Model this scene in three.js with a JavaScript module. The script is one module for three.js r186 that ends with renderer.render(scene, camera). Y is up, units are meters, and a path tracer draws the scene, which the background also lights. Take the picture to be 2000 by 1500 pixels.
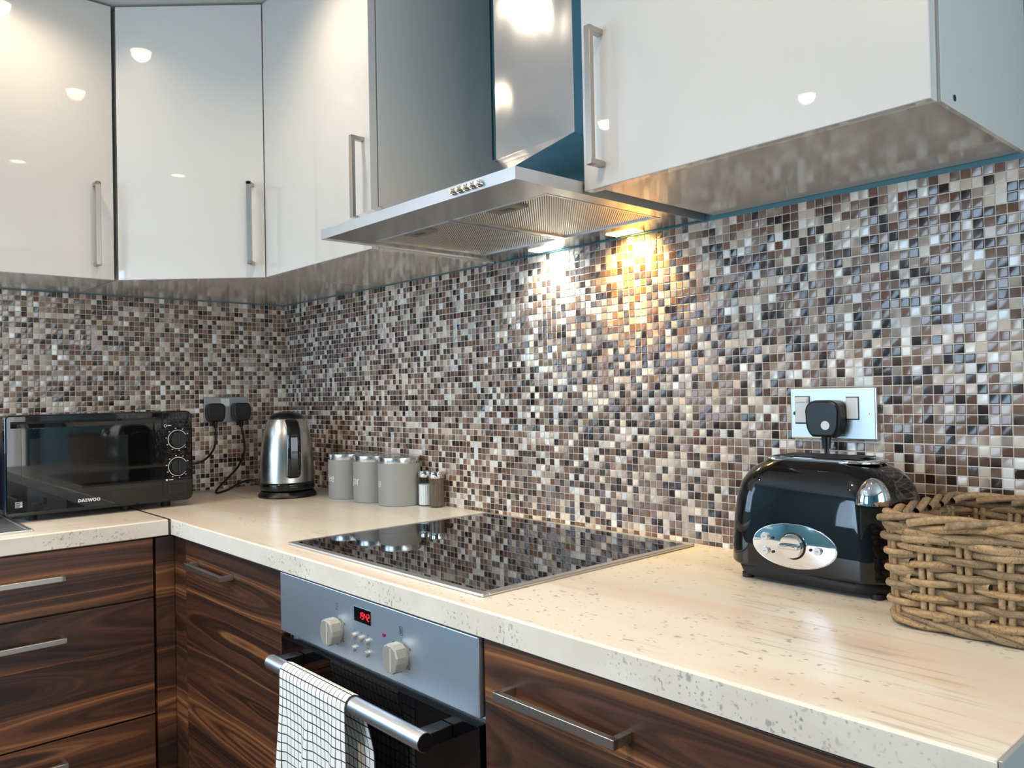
import * as THREE from 'three';
import { RoundedBoxGeometry } from 'three/addons/geometries/RoundedBoxGeometry.js';
import { mergeGeometries, mergeVertices } from 'three/addons/utils/BufferGeometryUtils.js';
import { FontLoader } from 'three/addons/loaders/FontLoader.js';
import { TextGeometry } from 'three/addons/geometries/TextGeometry.js';
import { RectAreaLightUniformsLib } from 'three/addons/lights/RectAreaLightUniformsLib.js';

RectAreaLightUniformsLib.init();
const scene = new THREE.Scene();
const Y0 = 0.9;                                   // height of the worktop's upper face

// ---------------------------------------------------------------- camera, sky, daylight, exposure
const camera = new THREE.PerspectiveCamera(2 * Math.atan(750 / 1562.33) * 180 / Math.PI, 4 / 3, 0.05, 60);
camera.position.set(2.5839, Y0 + 0.2933, 1.2837);
camera.rotation.set(0.0113, 0.8345, -0.0195, 'YXZ');
scene.add(camera);
scene.background = new THREE.Color().setRGB(0.53, 0.76, 1.0).multiplyScalar(3.0);   // overcast blue-white sky outside the windows
const renderer = new THREE.WebGLRenderer();
renderer.toneMapping = THREE.LinearToneMapping;
renderer.toneMappingExposure = 1.1;
renderer.shadowMap.enabled = true;

const CEIL = Y0 + 1.336, ROOM_X = 4.4, ROOM_Z = 3.7;
function daylight(name, w, h, pos, target, intensity, rgb = [0.53, 0.76, 1.0]) {
  const l = new THREE.RectAreaLight(new THREE.Color().setRGB(...rgb), intensity, w, h);
  l.name = name; l.position.set(...pos); l.lookAt(...target); scene.add(l);
}
const WIN1 = { z0: 1.3, z1: 2.75, y0: Y0 + 0.14, y1: Y0 + 1.12 };       // over the sink, in the wall behind the microwave
const WIN2 = { x0: 0.4, x1: 1.6, y0: Y0 + 0.05, y1: Y0 + 1.12 };        // in the wall opposite the hob
daylight('window_daylight_sink', WIN1.z1 - WIN1.z0, WIN1.y1 - WIN1.y0, [0.012, (WIN1.y0 + WIN1.y1) / 2, (WIN1.z0 + WIN1.z1) / 2], [3, (WIN1.y0 + WIN1.y1) / 2, (WIN1.z0 + WIN1.z1) / 2], 3.4);
daylight('window_daylight_far', WIN2.x1 - WIN2.x0, WIN2.y1 - WIN2.y0, [(WIN2.x0 + WIN2.x1) / 2, (WIN2.y0 + WIN2.y1) / 2, ROOM_Z - 0.012], [(WIN2.x0 + WIN2.x1) / 2, (WIN2.y0 + WIN2.y1) / 2, 0], 7.0);
const WIN3 = { z0: 0.08, z1: 1.6, y0: Y0 - 0.3, y1: Y0 + 1.15 };       // at the open end of the kitchen
daylight('window_daylight_end', WIN3.z1 - WIN3.z0, WIN3.y1 - WIN3.y0, [ROOM_X - 0.012, (WIN3.y0 + WIN3.y1) / 2, (WIN3.z0 + WIN3.z1) / 2], [0, (WIN3.y0 + WIN3.y1) / 2, (WIN3.z0 + WIN3.z1) / 2], 3.5, [1.0, 0.97, 0.9]);
const LAMP_WARM = new THREE.Color().setRGB(1.0, 0.8, 0.56);
const DOWNLIGHTS = [[1.04, 0.56, 1.5], [2.06, 0.54, 1.4], [0.51, 0.87, 0.85], [0.56, 1.74, 5.0], [1.2, 2.09, 6.6], [1.9, 1.36, 6.4]];   // x, z, candela

// ---------------------------------------------------------------- helpers
function rng(seed) { let a = seed >>> 0; return () => { a = (a + 0x6D2B79F5) | 0; let t = Math.imul(a ^ (a >>> 15), 1 | a); t = (t + Math.imul(t ^ (t >>> 7), 61 | t)) ^ t; return ((t ^ (t >>> 14)) >>> 0) / 4294967296; }; }
function hash2(x, y, s) { let h = Math.imul(x, 374761393) + Math.imul(y, 668265263) + Math.imul(s, 2147483647); h = Math.imul(h ^ (h >>> 13), 1274126177); h ^= h >>> 16; return (h >>> 0) / 4294967296; }
function vnoise(x, y, px, py, s) {                 // value noise, repeating every px by py cells
  const xi = Math.floor(x), yi = Math.floor(y), fx = x - xi, fy = y - yi, u = fx * fx * (3 - 2 * fx), v = fy * fy * (3 - 2 * fy);
  const m = (a, p) => ((a % p) + p) % p, g = (a, b) => hash2(m(a, px), m(b, py), s);
  return (g(xi, yi) * (1 - u) + g(xi + 1, yi) * u) * (1 - v) + (g(xi, yi + 1) * (1 - u) + g(xi + 1, yi + 1) * u) * v;
}
function fbm(u, v, fx, fy, oct, s) { let a = 0, w = 0.5, t = 0; for (let i = 0; i < oct; i++) { a += w * vnoise(u * fx, v * fy, fx, fy, s + i * 17); t += w; w *= 0.5; fx *= 2; fy *= 2; } return a / t; }
const clamp = (x, a = 0, b = 1) => Math.min(b, Math.max(a, x));
const smooth = (a, b, x) => { const t = clamp((x - a) / (b - a)); return t * t * (3 - 2 * t); };
const mix3 = (a, b, t) => [a[0] + (b[0] - a[0]) * t, a[1] + (b[1] - a[1]) * t, a[2] + (b[2] - a[2]) * t];
function tex(w, h, fn, srgb = true) {
  const d = new Uint8Array(w * h * 4);
  for (let y = 0; y < h; y++) for (let x = 0; x < w; x++) { const c = fn(x / w, y / h), i = (y * w + x) * 4; d[i] = clamp(c[0], 0, 255); d[i + 1] = clamp(c[1], 0, 255); d[i + 2] = clamp(c[2], 0, 255); d[i + 3] = 255; }
  const t = new THREE.DataTexture(d, w, h, THREE.RGBAFormat); t.wrapS = t.wrapT = THREE.RepeatWrapping; t.magFilter = THREE.LinearFilter; t.minFilter = THREE.LinearMipmapLinearFilter; t.generateMipmaps = true;
  if (srgb) t.colorSpace = THREE.SRGBColorSpace; t.needsUpdate = true; return t;
}
const rep = (t, ru, rv, ou = 0, ov = 0) => { const c = t.clone(); c.repeat.set(ru, rv); c.offset.set(ou, ov); c.needsUpdate = true; return c; };
const taken = new Map();
function numbered(n) { const k = taken.get(n) || 0; taken.set(n, k + 1); return k ? n + '_' + String(k).padStart(3, '0') : n; }
function lit(o) { o.traverse(m => { if (m.isMesh) { m.castShadow = true; m.receiveShadow = true; } }); return o; }
function thing(name, label, category, pos = [0, 0, 0], turn = 0, group) {
  const o = new THREE.Group(); o.name = numbered(name); o.position.set(...pos); o.rotation.y = turn; o.userData = { label, category }; if (group) o.userData.group = group; scene.add(o); return o;
}
function part(name, geo, mat, parent, label) {
  const m = new THREE.Mesh(Array.isArray(geo) ? merge(geo) : geo, mat); m.name = name; m.castShadow = m.receiveShadow = true; if (label) m.userData.label = label; parent.add(m); return m;
}
function structure(name, geo, mat, label, category) { const m = part(name, geo, mat, scene); m.userData = { kind: 'structure', label, category }; return m; }
function plain(g) { const o = g.index ? g.toNonIndexed() : g; for (const k of Object.keys(o.attributes)) if (!['position', 'normal', 'uv'].includes(k)) o.deleteAttribute(k); if (!o.attributes.uv) o.setAttribute('uv', new THREE.BufferAttribute(new Float32Array(o.attributes.position.count * 2), 2)); o.morphAttributes = {}; return o; }
function merge(list) { return mergeGeometries(list.map(plain)); }
function box(w, h, d, x = 0, y = 0, z = 0, r = 0) { const g = r ? new RoundedBoxGeometry(w, h, d, 2, r) : new THREE.BoxGeometry(w, h, d); g.translate(x, y, z); return g; }
function span(x0, x1, y0, y1, z0, z1, r = 0) { return box(x1 - x0, y1 - y0, z1 - z0, (x0 + x1) / 2, (y0 + y1) / 2, (z0 + z1) / 2, r); }
function boxUV(g0, ox = 0, oy = 0, swapTop = false) {            // uv in metres by the way each face points
  const g = plain(g0), p = g.attributes.position, n = g.attributes.normal, uv = new Float32Array(p.count * 2);
  for (let i = 0; i < p.count; i++) {
    const ax = Math.abs(n.getX(i)), ay = Math.abs(n.getY(i)), az = Math.abs(n.getZ(i)); let u, v;
    if (ay >= ax && ay >= az) { u = p.getX(i); v = p.getZ(i); if (swapTop) [u, v] = [v, u]; }
    else if (ax >= az) { u = p.getZ(i); v = p.getY(i); } else { u = p.getX(i); v = p.getY(i); }
    uv[2 * i] = u + ox; uv[2 * i + 1] = v + oy;
  }
  g.setAttribute('uv', new THREE.BufferAttribute(uv, 2)); return g;
}
function cyl(r0, r1, h, x, y, z, seg = 40, axis = 'y') { const g = new THREE.CylinderGeometry(r1, r0, h, seg); if (axis === 'x') g.rotateZ(-Math.PI / 2); if (axis === 'z') g.rotateX(Math.PI / 2); g.translate(x, y, z); return g; }
function lathe(pts, seg = 56) { return new THREE.LatheGeometry(pts.map(p => new THREE.Vector2(p[0], p[1])), seg); }
function tube(pts, r, seg = 48, rad = 10, closed = false) { return new THREE.TubeGeometry(new THREE.CatmullRomCurve3(pts.map(p => new THREE.Vector3(...p)), closed, 'centripetal'), seg, r, rad, closed); }
function extrude(pts, depth, bevel = 0, curveSegments = 12) { const s = pts instanceof THREE.Shape ? pts : new THREE.Shape(pts.map(p => new THREE.Vector2(...p))); return new THREE.ExtrudeGeometry(s, { depth, bevelEnabled: bevel > 0, bevelThickness: bevel, bevelSize: bevel, bevelSegments: 2, curveSegments }); }
function grid(nu, nv, f) {                          // surface from f(u, v) -> [x, y, z]
  const pos = [], uv = [], idx = [];
  for (let j = 0; j <= nv; j++) for (let i = 0; i <= nu; i++) { pos.push(...f(i / nu, j / nv)); uv.push(i / nu, j / nv); }
  for (let j = 0; j < nv; j++) for (let i = 0; i < nu; i++) { const a = j * (nu + 1) + i, b = a + 1, c = a + nu + 1, d = c + 1; idx.push(a, b, d, a, d, c); }
  const g = new THREE.BufferGeometry(); g.setAttribute('position', new THREE.Float32BufferAttribute(pos, 3)); g.setAttribute('uv', new THREE.Float32BufferAttribute(uv, 2)); g.setIndex(idx); g.computeVertexNormals(); return g;
}
const std = o => new THREE.MeshStandardMaterial(o), phys = o => new THREE.MeshPhysicalMaterial(o);
const lin = (r, g, b) => new THREE.Color().setRGB(r, g, b);

// ---------------------------------------------------------------- textures and materials
// walnut laminate, grain along u; one repeat is 1.28 m by 0.64 m. Each plank of the print follows straight grain or a cathedral figure.
function walnutTexture(seed) {
  const planks = 6, r = rng(seed), tone = [], shift = [], kind = [], edge = []; let t0 = 0;
  for (let i = 0; i < planks; i++) { tone.push(r() - 0.5); shift.push(r()); kind.push(r()); edge.push(t0); t0 += 0.6 + r() * 0.9; }
  const line = (h, s) => { let a = 0, w = 0.5, f = 1; for (let i = 0; i < 4; i++) { a += w * vnoise(h * f + 37.3 * i, 0.5, 4096, 1, s + i); w *= 0.55; f *= 2.1; } return a / 1.0; };
  return tex(1024, 1024, (u, v) => {
    let k = 0; for (let i = 0; i < planks; i++) if (v >= edge[i] / t0) k = i;
    const e0 = edge[k] / t0, e1 = k + 1 < planks ? edge[k + 1] / t0 : 1, w = (v - e0) / (e1 - e0), uu = (u + shift[k]) % 1;
    const warp = fbm(uu, v, 3, 7, 3, seed + k * 31), wob = fbm(uu, v, 2, 10, 2, seed + 77);
    const du = Math.abs(((uu + 0.5) % 1) - 0.5);
    const h = kind[k] > 0.42 ? 13 * Math.sqrt((w - 0.5) * (w - 0.5) + 0.55 * du * du) + 4.2 * warp + 20 : 11 * w + 3.2 * warp + 1.5 * wob + 60;
    const grain = line(h, seed + k), fine = fbm(uu, v, 8, 190, 2, seed + 5), broad = fbm(uu, v, 3, 8, 3, seed + 9), pore = vnoise(uu * 60, v * 420, 60, 420, seed + 3);
    let t = 0.36 + 0.16 * tone[k] + 1.15 * (grain - 0.47) + 0.35 * (broad - 0.5) + 0.16 * (fine - 0.5);
    if (pore > 0.88) t -= 0.09;
    if (k % 2) t += 0.28 * smooth(0.02, 0.0, w);
    t = clamp(t);
    return t < 0.5 ? mix3([36, 21, 15], [90, 55, 35], t * 2) : mix3([90, 55, 35], [166, 112, 66], t * 2 - 1);
  });
}
const walnutA = walnutTexture(11), walnutB = walnutTexture(23);
const walnut = (t, ou, ov) => std({ map: rep(t, 1 / 1.28, 1 / 0.64, ou, ov), roughness: 0.42, name: 'walnut_laminate' });
const M = {};
M.walnut = [walnut(walnutA, 0, 0), walnut(walnutB, 0.3, 0.2), walnut(walnutA, 0.55, 0.45), walnut(walnutB, 0.1, 0.6), walnut(walnutB, 0.7, 0.85)];
// worktop: cream stone-look laminate, streaks along u; one repeat is 2.4 m by 0.7 m
const worktopTex = tex(2048, 1024, (u, v) => {
  const a = fbm(u, v, 6, 5, 4, 41), b = fbm(u, v, 10, 34, 4, 57), c = fbm(u, v, 24, 120, 3, 71), d = fbm(u, v, 260, 150, 2, 83), patch = fbm(u, v, 9, 4, 3, 97);
  let col = mix3([214, 205, 191], [236, 230, 219], a);
  col = mix3(col, [221, 196, 176], 0.55 * smooth(0.5, 0.72, fbm(u, v, 5, 9, 3, 13)));
  col = mix3(col, [196, 174, 152], 0.3 * smooth(0.56, 0.74, b) * smooth(0.42, 0.6, patch));
  col = mix3(col, [150, 130, 114], 0.3 * smooth(0.64, 0.78, c) * smooth(0.48, 0.62, patch));
  col = mix3(col, [128, 118, 108], 0.55 * smooth(0.76, 0.84, d) * smooth(0.45, 0.6, fbm(u, v, 14, 8, 2, 29)));
  return col;
});
const worktopEdgeTex = tex(2048, 128, (u, v) => {
  const a = fbm(u, v, 40, 3, 3, 141), s = fbm(u, v, 800, 46, 2, 151), p = fbm(u, v, 24, 2, 3, 163), t = fbm(u, v, 420, 26, 2, 171);
  let col = mix3([214, 205, 191], [236, 230, 219], a);
  col = mix3(col, [122, 116, 110], 0.7 * smooth(0.74, 0.86, s) * smooth(0.46, 0.66, p));
  col = mix3(col, [140, 134, 128], 0.6 * smooth(0.7, 0.84, t) * smooth(0.54, 0.68, p));
  return col;
});
M.worktop = std({ map: rep(worktopTex, 1 / 2.4, 1 / 0.7), roughness: 0.3 });
M.worktopEdge = std({ map: rep(worktopEdgeTex, 1 / 2.4, 1 / 0.15), roughness: 0.4 });
M.gloss = phys({ color: lin(0.62, 0.6, 0.565), roughness: 0.32, clearcoat: 1, clearcoatRoughness: 0.015 });
M.carcass = std({ color: lin(0.56, 0.55, 0.53), roughness: 0.12 });
M.handle = std({ color: lin(0.5, 0.46, 0.41), metalness: 1, roughness: 0.32 });
const brush = tex(256, 256, (u, v) => { const k = 120 + 110 * (fbm(u, v, 4, 128, 2, 211) - 0.5); return [k, k, k]; }, false);
M.steel = std({ color: lin(0.6, 0.6, 0.6), metalness: 1, roughness: 0.3, bumpMap: rep(brush, 3, 3), bumpScale: 0.00012 });
M.steelSoft = std({ color: lin(0.62, 0.62, 0.62), metalness: 1, roughness: 0.38 });
const dents = tex(256, 256, (u, v) => { const k = 255 * fbm(u, v, 3, 3, 2, 307); return [k, k, k]; }, false);
M.chimney = std({ color: lin(0.8, 0.81, 0.83), metalness: 1, roughness: 0.13, bumpMap: rep(dents, 1.3, 1.1), bumpScale: 0.0018 });
M.chrome = std({ color: lin(0.8, 0.8, 0.8), metalness: 1, roughness: 0.06 });
M.ovenSteel = std({ color: lin(0.62, 0.68, 0.76), metalness: 1, roughness: 0.42, bumpMap: rep(brush, 3, 3), bumpScale: 0.00008 });
M.black = std({ color: 0x0a0a0b, roughness: 0.35 });
M.blackGloss = phys({ color: lin(0.003, 0.003, 0.004), roughness: 0.3, specularIntensity: 0.15, clearcoat: 1, clearcoatRoughness: 0.02 });
M.blackMatte = std({ color: 0x0d0d0e, roughness: 0.6 });
M.blackGlass = phys({ color: lin(0.003, 0.003, 0.004), roughness: 0.03, ior: 1.6 });
M.hobGlass = phys({ color: lin(0.004, 0.004, 0.005), roughness: 0.02, ior: 2.0 });
M.white = std({ color: lin(0.78, 0.77, 0.73), roughness: 0.35 });
M.wallPaint = std({ color: lin(0.13, 0.3, 0.355), roughness: 0.9 });
M.ceiling = std({ color: lin(0.6, 0.6, 0.6), roughness: 0.9 });
M.grout = std({ color: lin(0.72, 0.67, 0.6), roughness: 0.85 });
M.tile = phys({ color: 0xffffff, vertexColors: true, roughness: 0.13, ior: 1.5 });
M.glass = phys({ color: 0xffffff, transmission: 1, thickness: 0, roughness: 0, ior: 1.5 });
M.print = std({ color: lin(0.75, 0.76, 0.78), roughness: 0.5 });
M.printDark = std({ color: lin(0.03, 0.04, 0.07), roughness: 0.5 });

// ---------------------------------------------------------------- room shell
const T = 0.12;
structure('floor', span(-T, ROOM_X + T, -0.1, 0, -T, ROOM_Z + T), std({ color: lin(0.1, 0.058, 0.038), roughness: 0.5 }), 'floor of the kitchen below the cabinets', 'floor');
structure('ceiling', span(-T, ROOM_X + T, CEIL, CEIL + 0.1, -T, ROOM_Z + T), M.ceiling, 'white painted ceiling with small round downlights', 'ceiling');
const wallBack = structure('wall_back', merge([span(0, ROOM_X + T, 0, CEIL, -T, -0.0036)]), M.wallPaint, 'turquoise wall behind the hob, covered with brown and beige mosaic tiles', 'wall');
const W1 = WIN1, W2 = WIN2;
const wallLeft = structure('wall_left', merge([span(-T, -0.0036, 0, CEIL, -T, W1.z0), span(-T, -0.0036, 0, W1.y0, W1.z0, W1.z1), span(-T, -0.0036, W1.y1, CEIL, W1.z0, W1.z1), span(-T, -0.0036, 0, CEIL, W1.z1, ROOM_Z + T)]), M.wallPaint, 'turquoise wall behind the microwave, covered with brown and beige mosaic tiles', 'wall');
structure('wall_front', merge([span(-T, W2.x0, 0, CEIL, ROOM_Z, ROOM_Z + T), span(W2.x0, W2.x1, 0, W2.y0, ROOM_Z, ROOM_Z + T), span(W2.x0, W2.x1, W2.y1, CEIL, ROOM_Z, ROOM_Z + T), span(W2.x1, ROOM_X + T, 0, CEIL, ROOM_Z, ROOM_Z + T)]), M.wallPaint, 'turquoise wall with a wide window opposite the hob', 'wall');
const W3 = WIN3;
structure('wall_right', merge([span(ROOM_X, ROOM_X + T, 0, CEIL, 0, W3.z0), span(ROOM_X, ROOM_X + T, 0, W3.y0, W3.z0, W3.z1), span(ROOM_X, ROOM_X + T, W3.y1, CEIL, W3.z0, W3.z1), span(ROOM_X, ROOM_X + T, 0, CEIL, W3.z1, ROOM_Z)]), M.wallPaint, 'turquoise wall at the open end of the kitchen', 'wall');
function windowUnit(name, label, w, h, pos, turn) {
  const g = new THREE.Group(); g.name = name; g.position.set(...pos); g.rotation.y = turn; g.userData = { kind: 'structure', label, category: 'window' }; scene.add(g);
  const f = 0.05;
  part('window_frame', merge([box(w, f, 0.06, 0, f / 2, 0), box(w, f, 0.06, 0, h - f / 2, 0), box(f, h - 2 * f, 0.06, -w / 2 + f / 2, h / 2, 0), box(f, h - 2 * f, 0.06, w / 2 - f / 2, h / 2, 0), box(f, h - 2 * f, 0.06, 0, h / 2, 0)]), M.white, g);
  for (const s of [-1, 1]) part('pane', box(w / 2 - 1.5 * f, h - 2 * f, 0.004, s * (w / 4 - f / 4), h / 2, 0), M.glass, g);
}
windowUnit('window_1', 'white framed window over the sink', W1.z1 - W1.z0, W1.y1 - W1.y0, [-0.07, W1.y0, (W1.z0 + W1.z1) / 2], Math.PI / 2);
windowUnit('window_2', 'wide white framed window opposite the hob', W2.x1 - W2.x0, W2.y1 - W2.y0, [(W2.x0 + W2.x1) / 2, W2.y0, ROOM_Z + 0.07], 0);
windowUnit('window_3', 'white framed window at the open end of the kitchen', W3.z1 - W3.z0, W3.y1 - W3.y0, [ROOM_X + 0.07, W3.y0, (W3.z0 + W3.z1) / 2], Math.PI / 2);

// ---------------------------------------------------------------- mosaic tiles
const PITCH = 0.015, ROWS = 41;
{
  const r = rng(77);
  const pal = [[48, 34, 29, 13], [68, 49, 41, 10], [108, 81, 68, 15], [130, 101, 85, 12], [154, 130, 113, 16], [178, 158, 141, 13], [209, 191, 173, 13], [233, 220, 204, 10], [165, 156, 150, 6], [238, 238, 233, 7], [123, 86, 66, 3], [235, 222, 198, 3]];
  const total = pal.reduce((a, p) => a + p[3], 0);
  const toLin = c => { c /= 255; return c <= 0.04045 ? c / 12.92 : ((c + 0.055) / 1.055) ** 2.4; };
  const VARIANTS = 72, variants = [];
  const pick = () => { let t = r() * total; for (const p of pal) { t -= p[3]; if (t <= 0) return p; } return pal[0]; };
  // one tile: 4 x 4 vertices over the glazed face, its rim rounded down, then a skirt to the wall
  for (let k = 0; k < VARIANTS; k++) {
    const base = pick(), side = pick(), s = 0.0136, half = s / 2, rise = 0.0044, pos = [], col = [], idx = [];
    const wild = r() < 0.2 ? 1.9 : 0.8, tx = (r() - 0.5) * 0.07 * wild, ty = (r() - 0.5) * 0.07 * wild, dome = 0.00004 + r() * 0.00012, ph = r() * 6.28, ang = r() * Math.PI, amp = r() < 0.55 ? 0.16 : 0.4;
    const at = [-1, -0.84, 0.84, 1];
    for (let j = 0; j < 4; j++) for (let i = 0; i < 4; i++) {
      const u = at[i], v = at[j], rim = Math.max(Math.abs(u), Math.abs(v)) === 1;
      const z = rim ? rise - 0.0011 : rise - dome * (u * u + v * v) + (u * tx + v * ty) * half * 1.3 + 0.00007 * Math.sin(3 * u + 2 * v + ph);
      pos.push(u * half * (rim ? 1 : 0.99), v * half * (rim ? 1 : 0.99), z);
      const t = amp * (0.5 + 0.5 * Math.sin(2.2 * (u * Math.cos(ang) + v * Math.sin(ang)) + ph)) + 0.06 * (r() - 0.5);
      for (let c = 0; c < 3; c++) col.push(toLin(clamp(base[c] + (side[c] - base[c]) * t * 0.95, 0, 255)));
    }
    for (let j = 0; j < 3; j++) for (let i = 0; i < 3; i++) { const a = j * 4 + i; idx.push(a, a + 1, a + 5, a, a + 5, a + 4); }
    const corners = [0, 3, 15, 12];
    const n0 = pos.length / 3; for (const c of corners) { pos.push(pos[3 * c], pos[3 * c + 1], 0); col.push(col[3 * c], col[3 * c + 1], col[3 * c + 2]); }
    for (let e = 0; e < 4; e++) { const a = corners[e], b = corners[(e + 1) % 4]; idx.push(n0 + e, n0 + (e + 1) % 4, b, n0 + e, b, a); }
    const g = new THREE.BufferGeometry(); g.setAttribute('position', new THREE.Float32BufferAttribute(pos, 3)); g.setAttribute('color', new THREE.Float32BufferAttribute(col, 3)); g.setIndex(idx); g.computeVertexNormals();
    const nn = g.attributes.normal, nv = new THREE.Vector3(), jx = (r() - 0.5) * 0.2, jy = (r() - 0.5) * 0.2; for (const c of [5, 6, 9, 10]) { nv.fromBufferAttribute(nn, c); nv.z += 1.2; nv.normalize(); nv.x += jx + (r() - 0.5) * 0.06; nv.y += jy + (r() - 0.5) * 0.06; nv.normalize(); nn.setXYZ(c, nv.x, nv.y, nv.z); }   // the glaze is not quite flat
    variants.push(g);
  }
  // where a tile shows in the photograph's frame (pixels of 2000 x 1500) and how near it is: chooses which tiles are pieces of their own
  camera.updateMatrixWorld(true); camera.aspect = 4 / 3; camera.updateProjectionMatrix();
  const q = new THREE.Vector3();
  const seen = p => { q.copy(p).project(camera); return [(q.x + 1) * 1000, (1 - q.y) * 750]; };
  const inside = (u, v, b) => u > b[0] && u < b[2] && v > b[1] && v < b[3];
  function tileWall(wall, toWorld, turn, cols, c0, hides, skip) {
    const cells = [];
    for (let j = 0; j < ROWS; j++) for (let i = 0; i < cols; i++) {
      const a = c0 + (i + 0.5) * PITCH, y = (j + 0.5) * PITCH - 0.0065;
      const seamY = y > 0.5 ? 0.0006 : y > 0.2 ? 0 : -0.0006;
      const w = toWorld(a + (r() - 0.5) * 0.0004, Y0 + y + seamY + (r() - 0.5) * 0.0004), px = seen(w), k = Math.floor(r() * VARIANTS), spin = (r() - 0.5) * 0.02;
      if (skip(a, y)) continue;
      const view = inside(px[0], px[1], [6, 6, 1994, 1494]) && !hides.some(b => inside(px[0], px[1], b));
      cells.push({ w, k, spin, view, d: camera.position.distanceTo(w) });
    }
    const near = cells.filter(c => c.view).sort((a, b) => a.d - b.d).slice(0, 300), own = new Set(near), rest = [];
    const mtx = new THREE.Matrix4(), e = new THREE.Euler(), qt = new THREE.Quaternion(), one = new THREE.Vector3(1, 1, 1);
    let n = 0;
    for (const c of cells) {
      e.set(0, turn, c.spin, 'YXZ'); qt.setFromEuler(e);
      const p = c.w.clone();
      if (own.has(c)) { const m = new THREE.Mesh(variants[c.k], M.tile); m.name = n ? 'mosaic_tile_' + String(n).padStart(3, '0') : 'mosaic_tile'; n++; m.position.copy(p); m.quaternion.copy(qt); m.castShadow = m.receiveShadow = true; wall.add(m); }
      else rest.push(variants[c.k].clone().applyMatrix4(mtx.compose(p, qt, one)));
    }
    const m = new THREE.Mesh(mergeGeometries(rest), M.tile); m.name = 'mosaic_tiling'; m.userData = { kind: 'stuff', label: 'small square glass mosaic tiles in browns and beiges' }; m.castShadow = m.receiveShadow = true; wall.add(m);
  }
  const TOP = ROWS * PITCH - 0.0063;
  part('tile_grout', span(0, 2.62, Y0, Y0 + TOP, -0.0036, -0.0006), M.grout, wallBack);
  part('tile_grout', span(-0.0036, -0.0006, Y0, Y0 + TOP, 0, 1.28), M.grout, wallLeft);
  const X0 = 2.0156 - 135 * PITCH;
  tileWall(wallBack, (a, y) => new THREE.Vector3(a, y, -0.0036), 0, 174, Math.max(0, X0) - 0.0 , [[1415, 880, 1800, 1200], [1690, 935, 2000, 1300], [1535, 750, 1722, 872], [0, 0, 1400, 420]], (a) => a < 0.004);
  tileWall(wallLeft, (a, y) => new THREE.Vector3(-0.0036, y, a), Math.PI / 2, 85, 0.001, [[0, 800, 382, 1100], [395, 765, 490, 835], [500, 800, 625, 1000]], () => false);
}

// ---------------------------------------------------------------- worktops
{
  const main = thing('worktop', 'long cream stone-look worktop carrying the hob, kettle and toaster', 'worktop', [0, Y0 - 0.0389, 0]);
  part('slab', boxUV(span(0, 2.37, 0, 0.0389, 0.001, 0.5865, 0.003)), M.worktop, main);
  part('front_edge', boxUV(span(0.5575, 2.3695, 0.0012, 0.0368, 0.5855, 0.5877, 0.0008)), M.worktopEdge, main, 'speckled grey-white edging');
  part('end_cap', span(2.37, 2.3735, 0, 0.0386, 0.001, 0.5865, 0.001), std({ color: lin(0.42, 0.42, 0.4), roughness: 0.35, metalness: 0.3 }), main, 'grey end strip');
  const left = thing('worktop', 'shorter cream stone-look worktop under the microwave, butting against the long one', 'worktop', [0, Y0 - 0.0389, 0]);
  part('slab', boxUV(span(0.001, 0.556, 0, 0.0389, 0.5925, 2.4, 0.003), 0.3, 0.2, true), M.worktop, left);
  part('front_edge', boxUV(span(0.555, 0.5571, 0.0012, 0.0368, 0.593, 2.4, 0.0008), 0.4), M.worktopEdge, left, 'speckled grey-white edging');
  const strip = part('joint_strip', merge([span(0.001, 0.5572, 0, 0.0395, 0.5884, 0.5918)]), std({ color: lin(0.05, 0.035, 0.028), roughness: 0.4, metalness: 0.4 }), scene);
  strip.position.y = Y0 - 0.0389; strip.userData = { label: 'dark joint strip between the two worktops', category: 'strip' };
}

// ---------------------------------------------------------------- handles (bar with two feet), along local x, facing local z, centred
function barHandle(len) { const w = 0.012, t = 0.009, out = 0.032; return merge([box(len, w, t, 0, 0, out - t / 2, 0.001), box(t, w, out, -len / 2 + t / 2, 0, out / 2, 0.001), box(t, w, out, len / 2 - t / 2, 0, out / 2, 0.001)]); }
const HANDLE = barHandle(0.205), HANDLE_UP = barHandle(0.215).rotateZ(Math.PI / 2);

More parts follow.
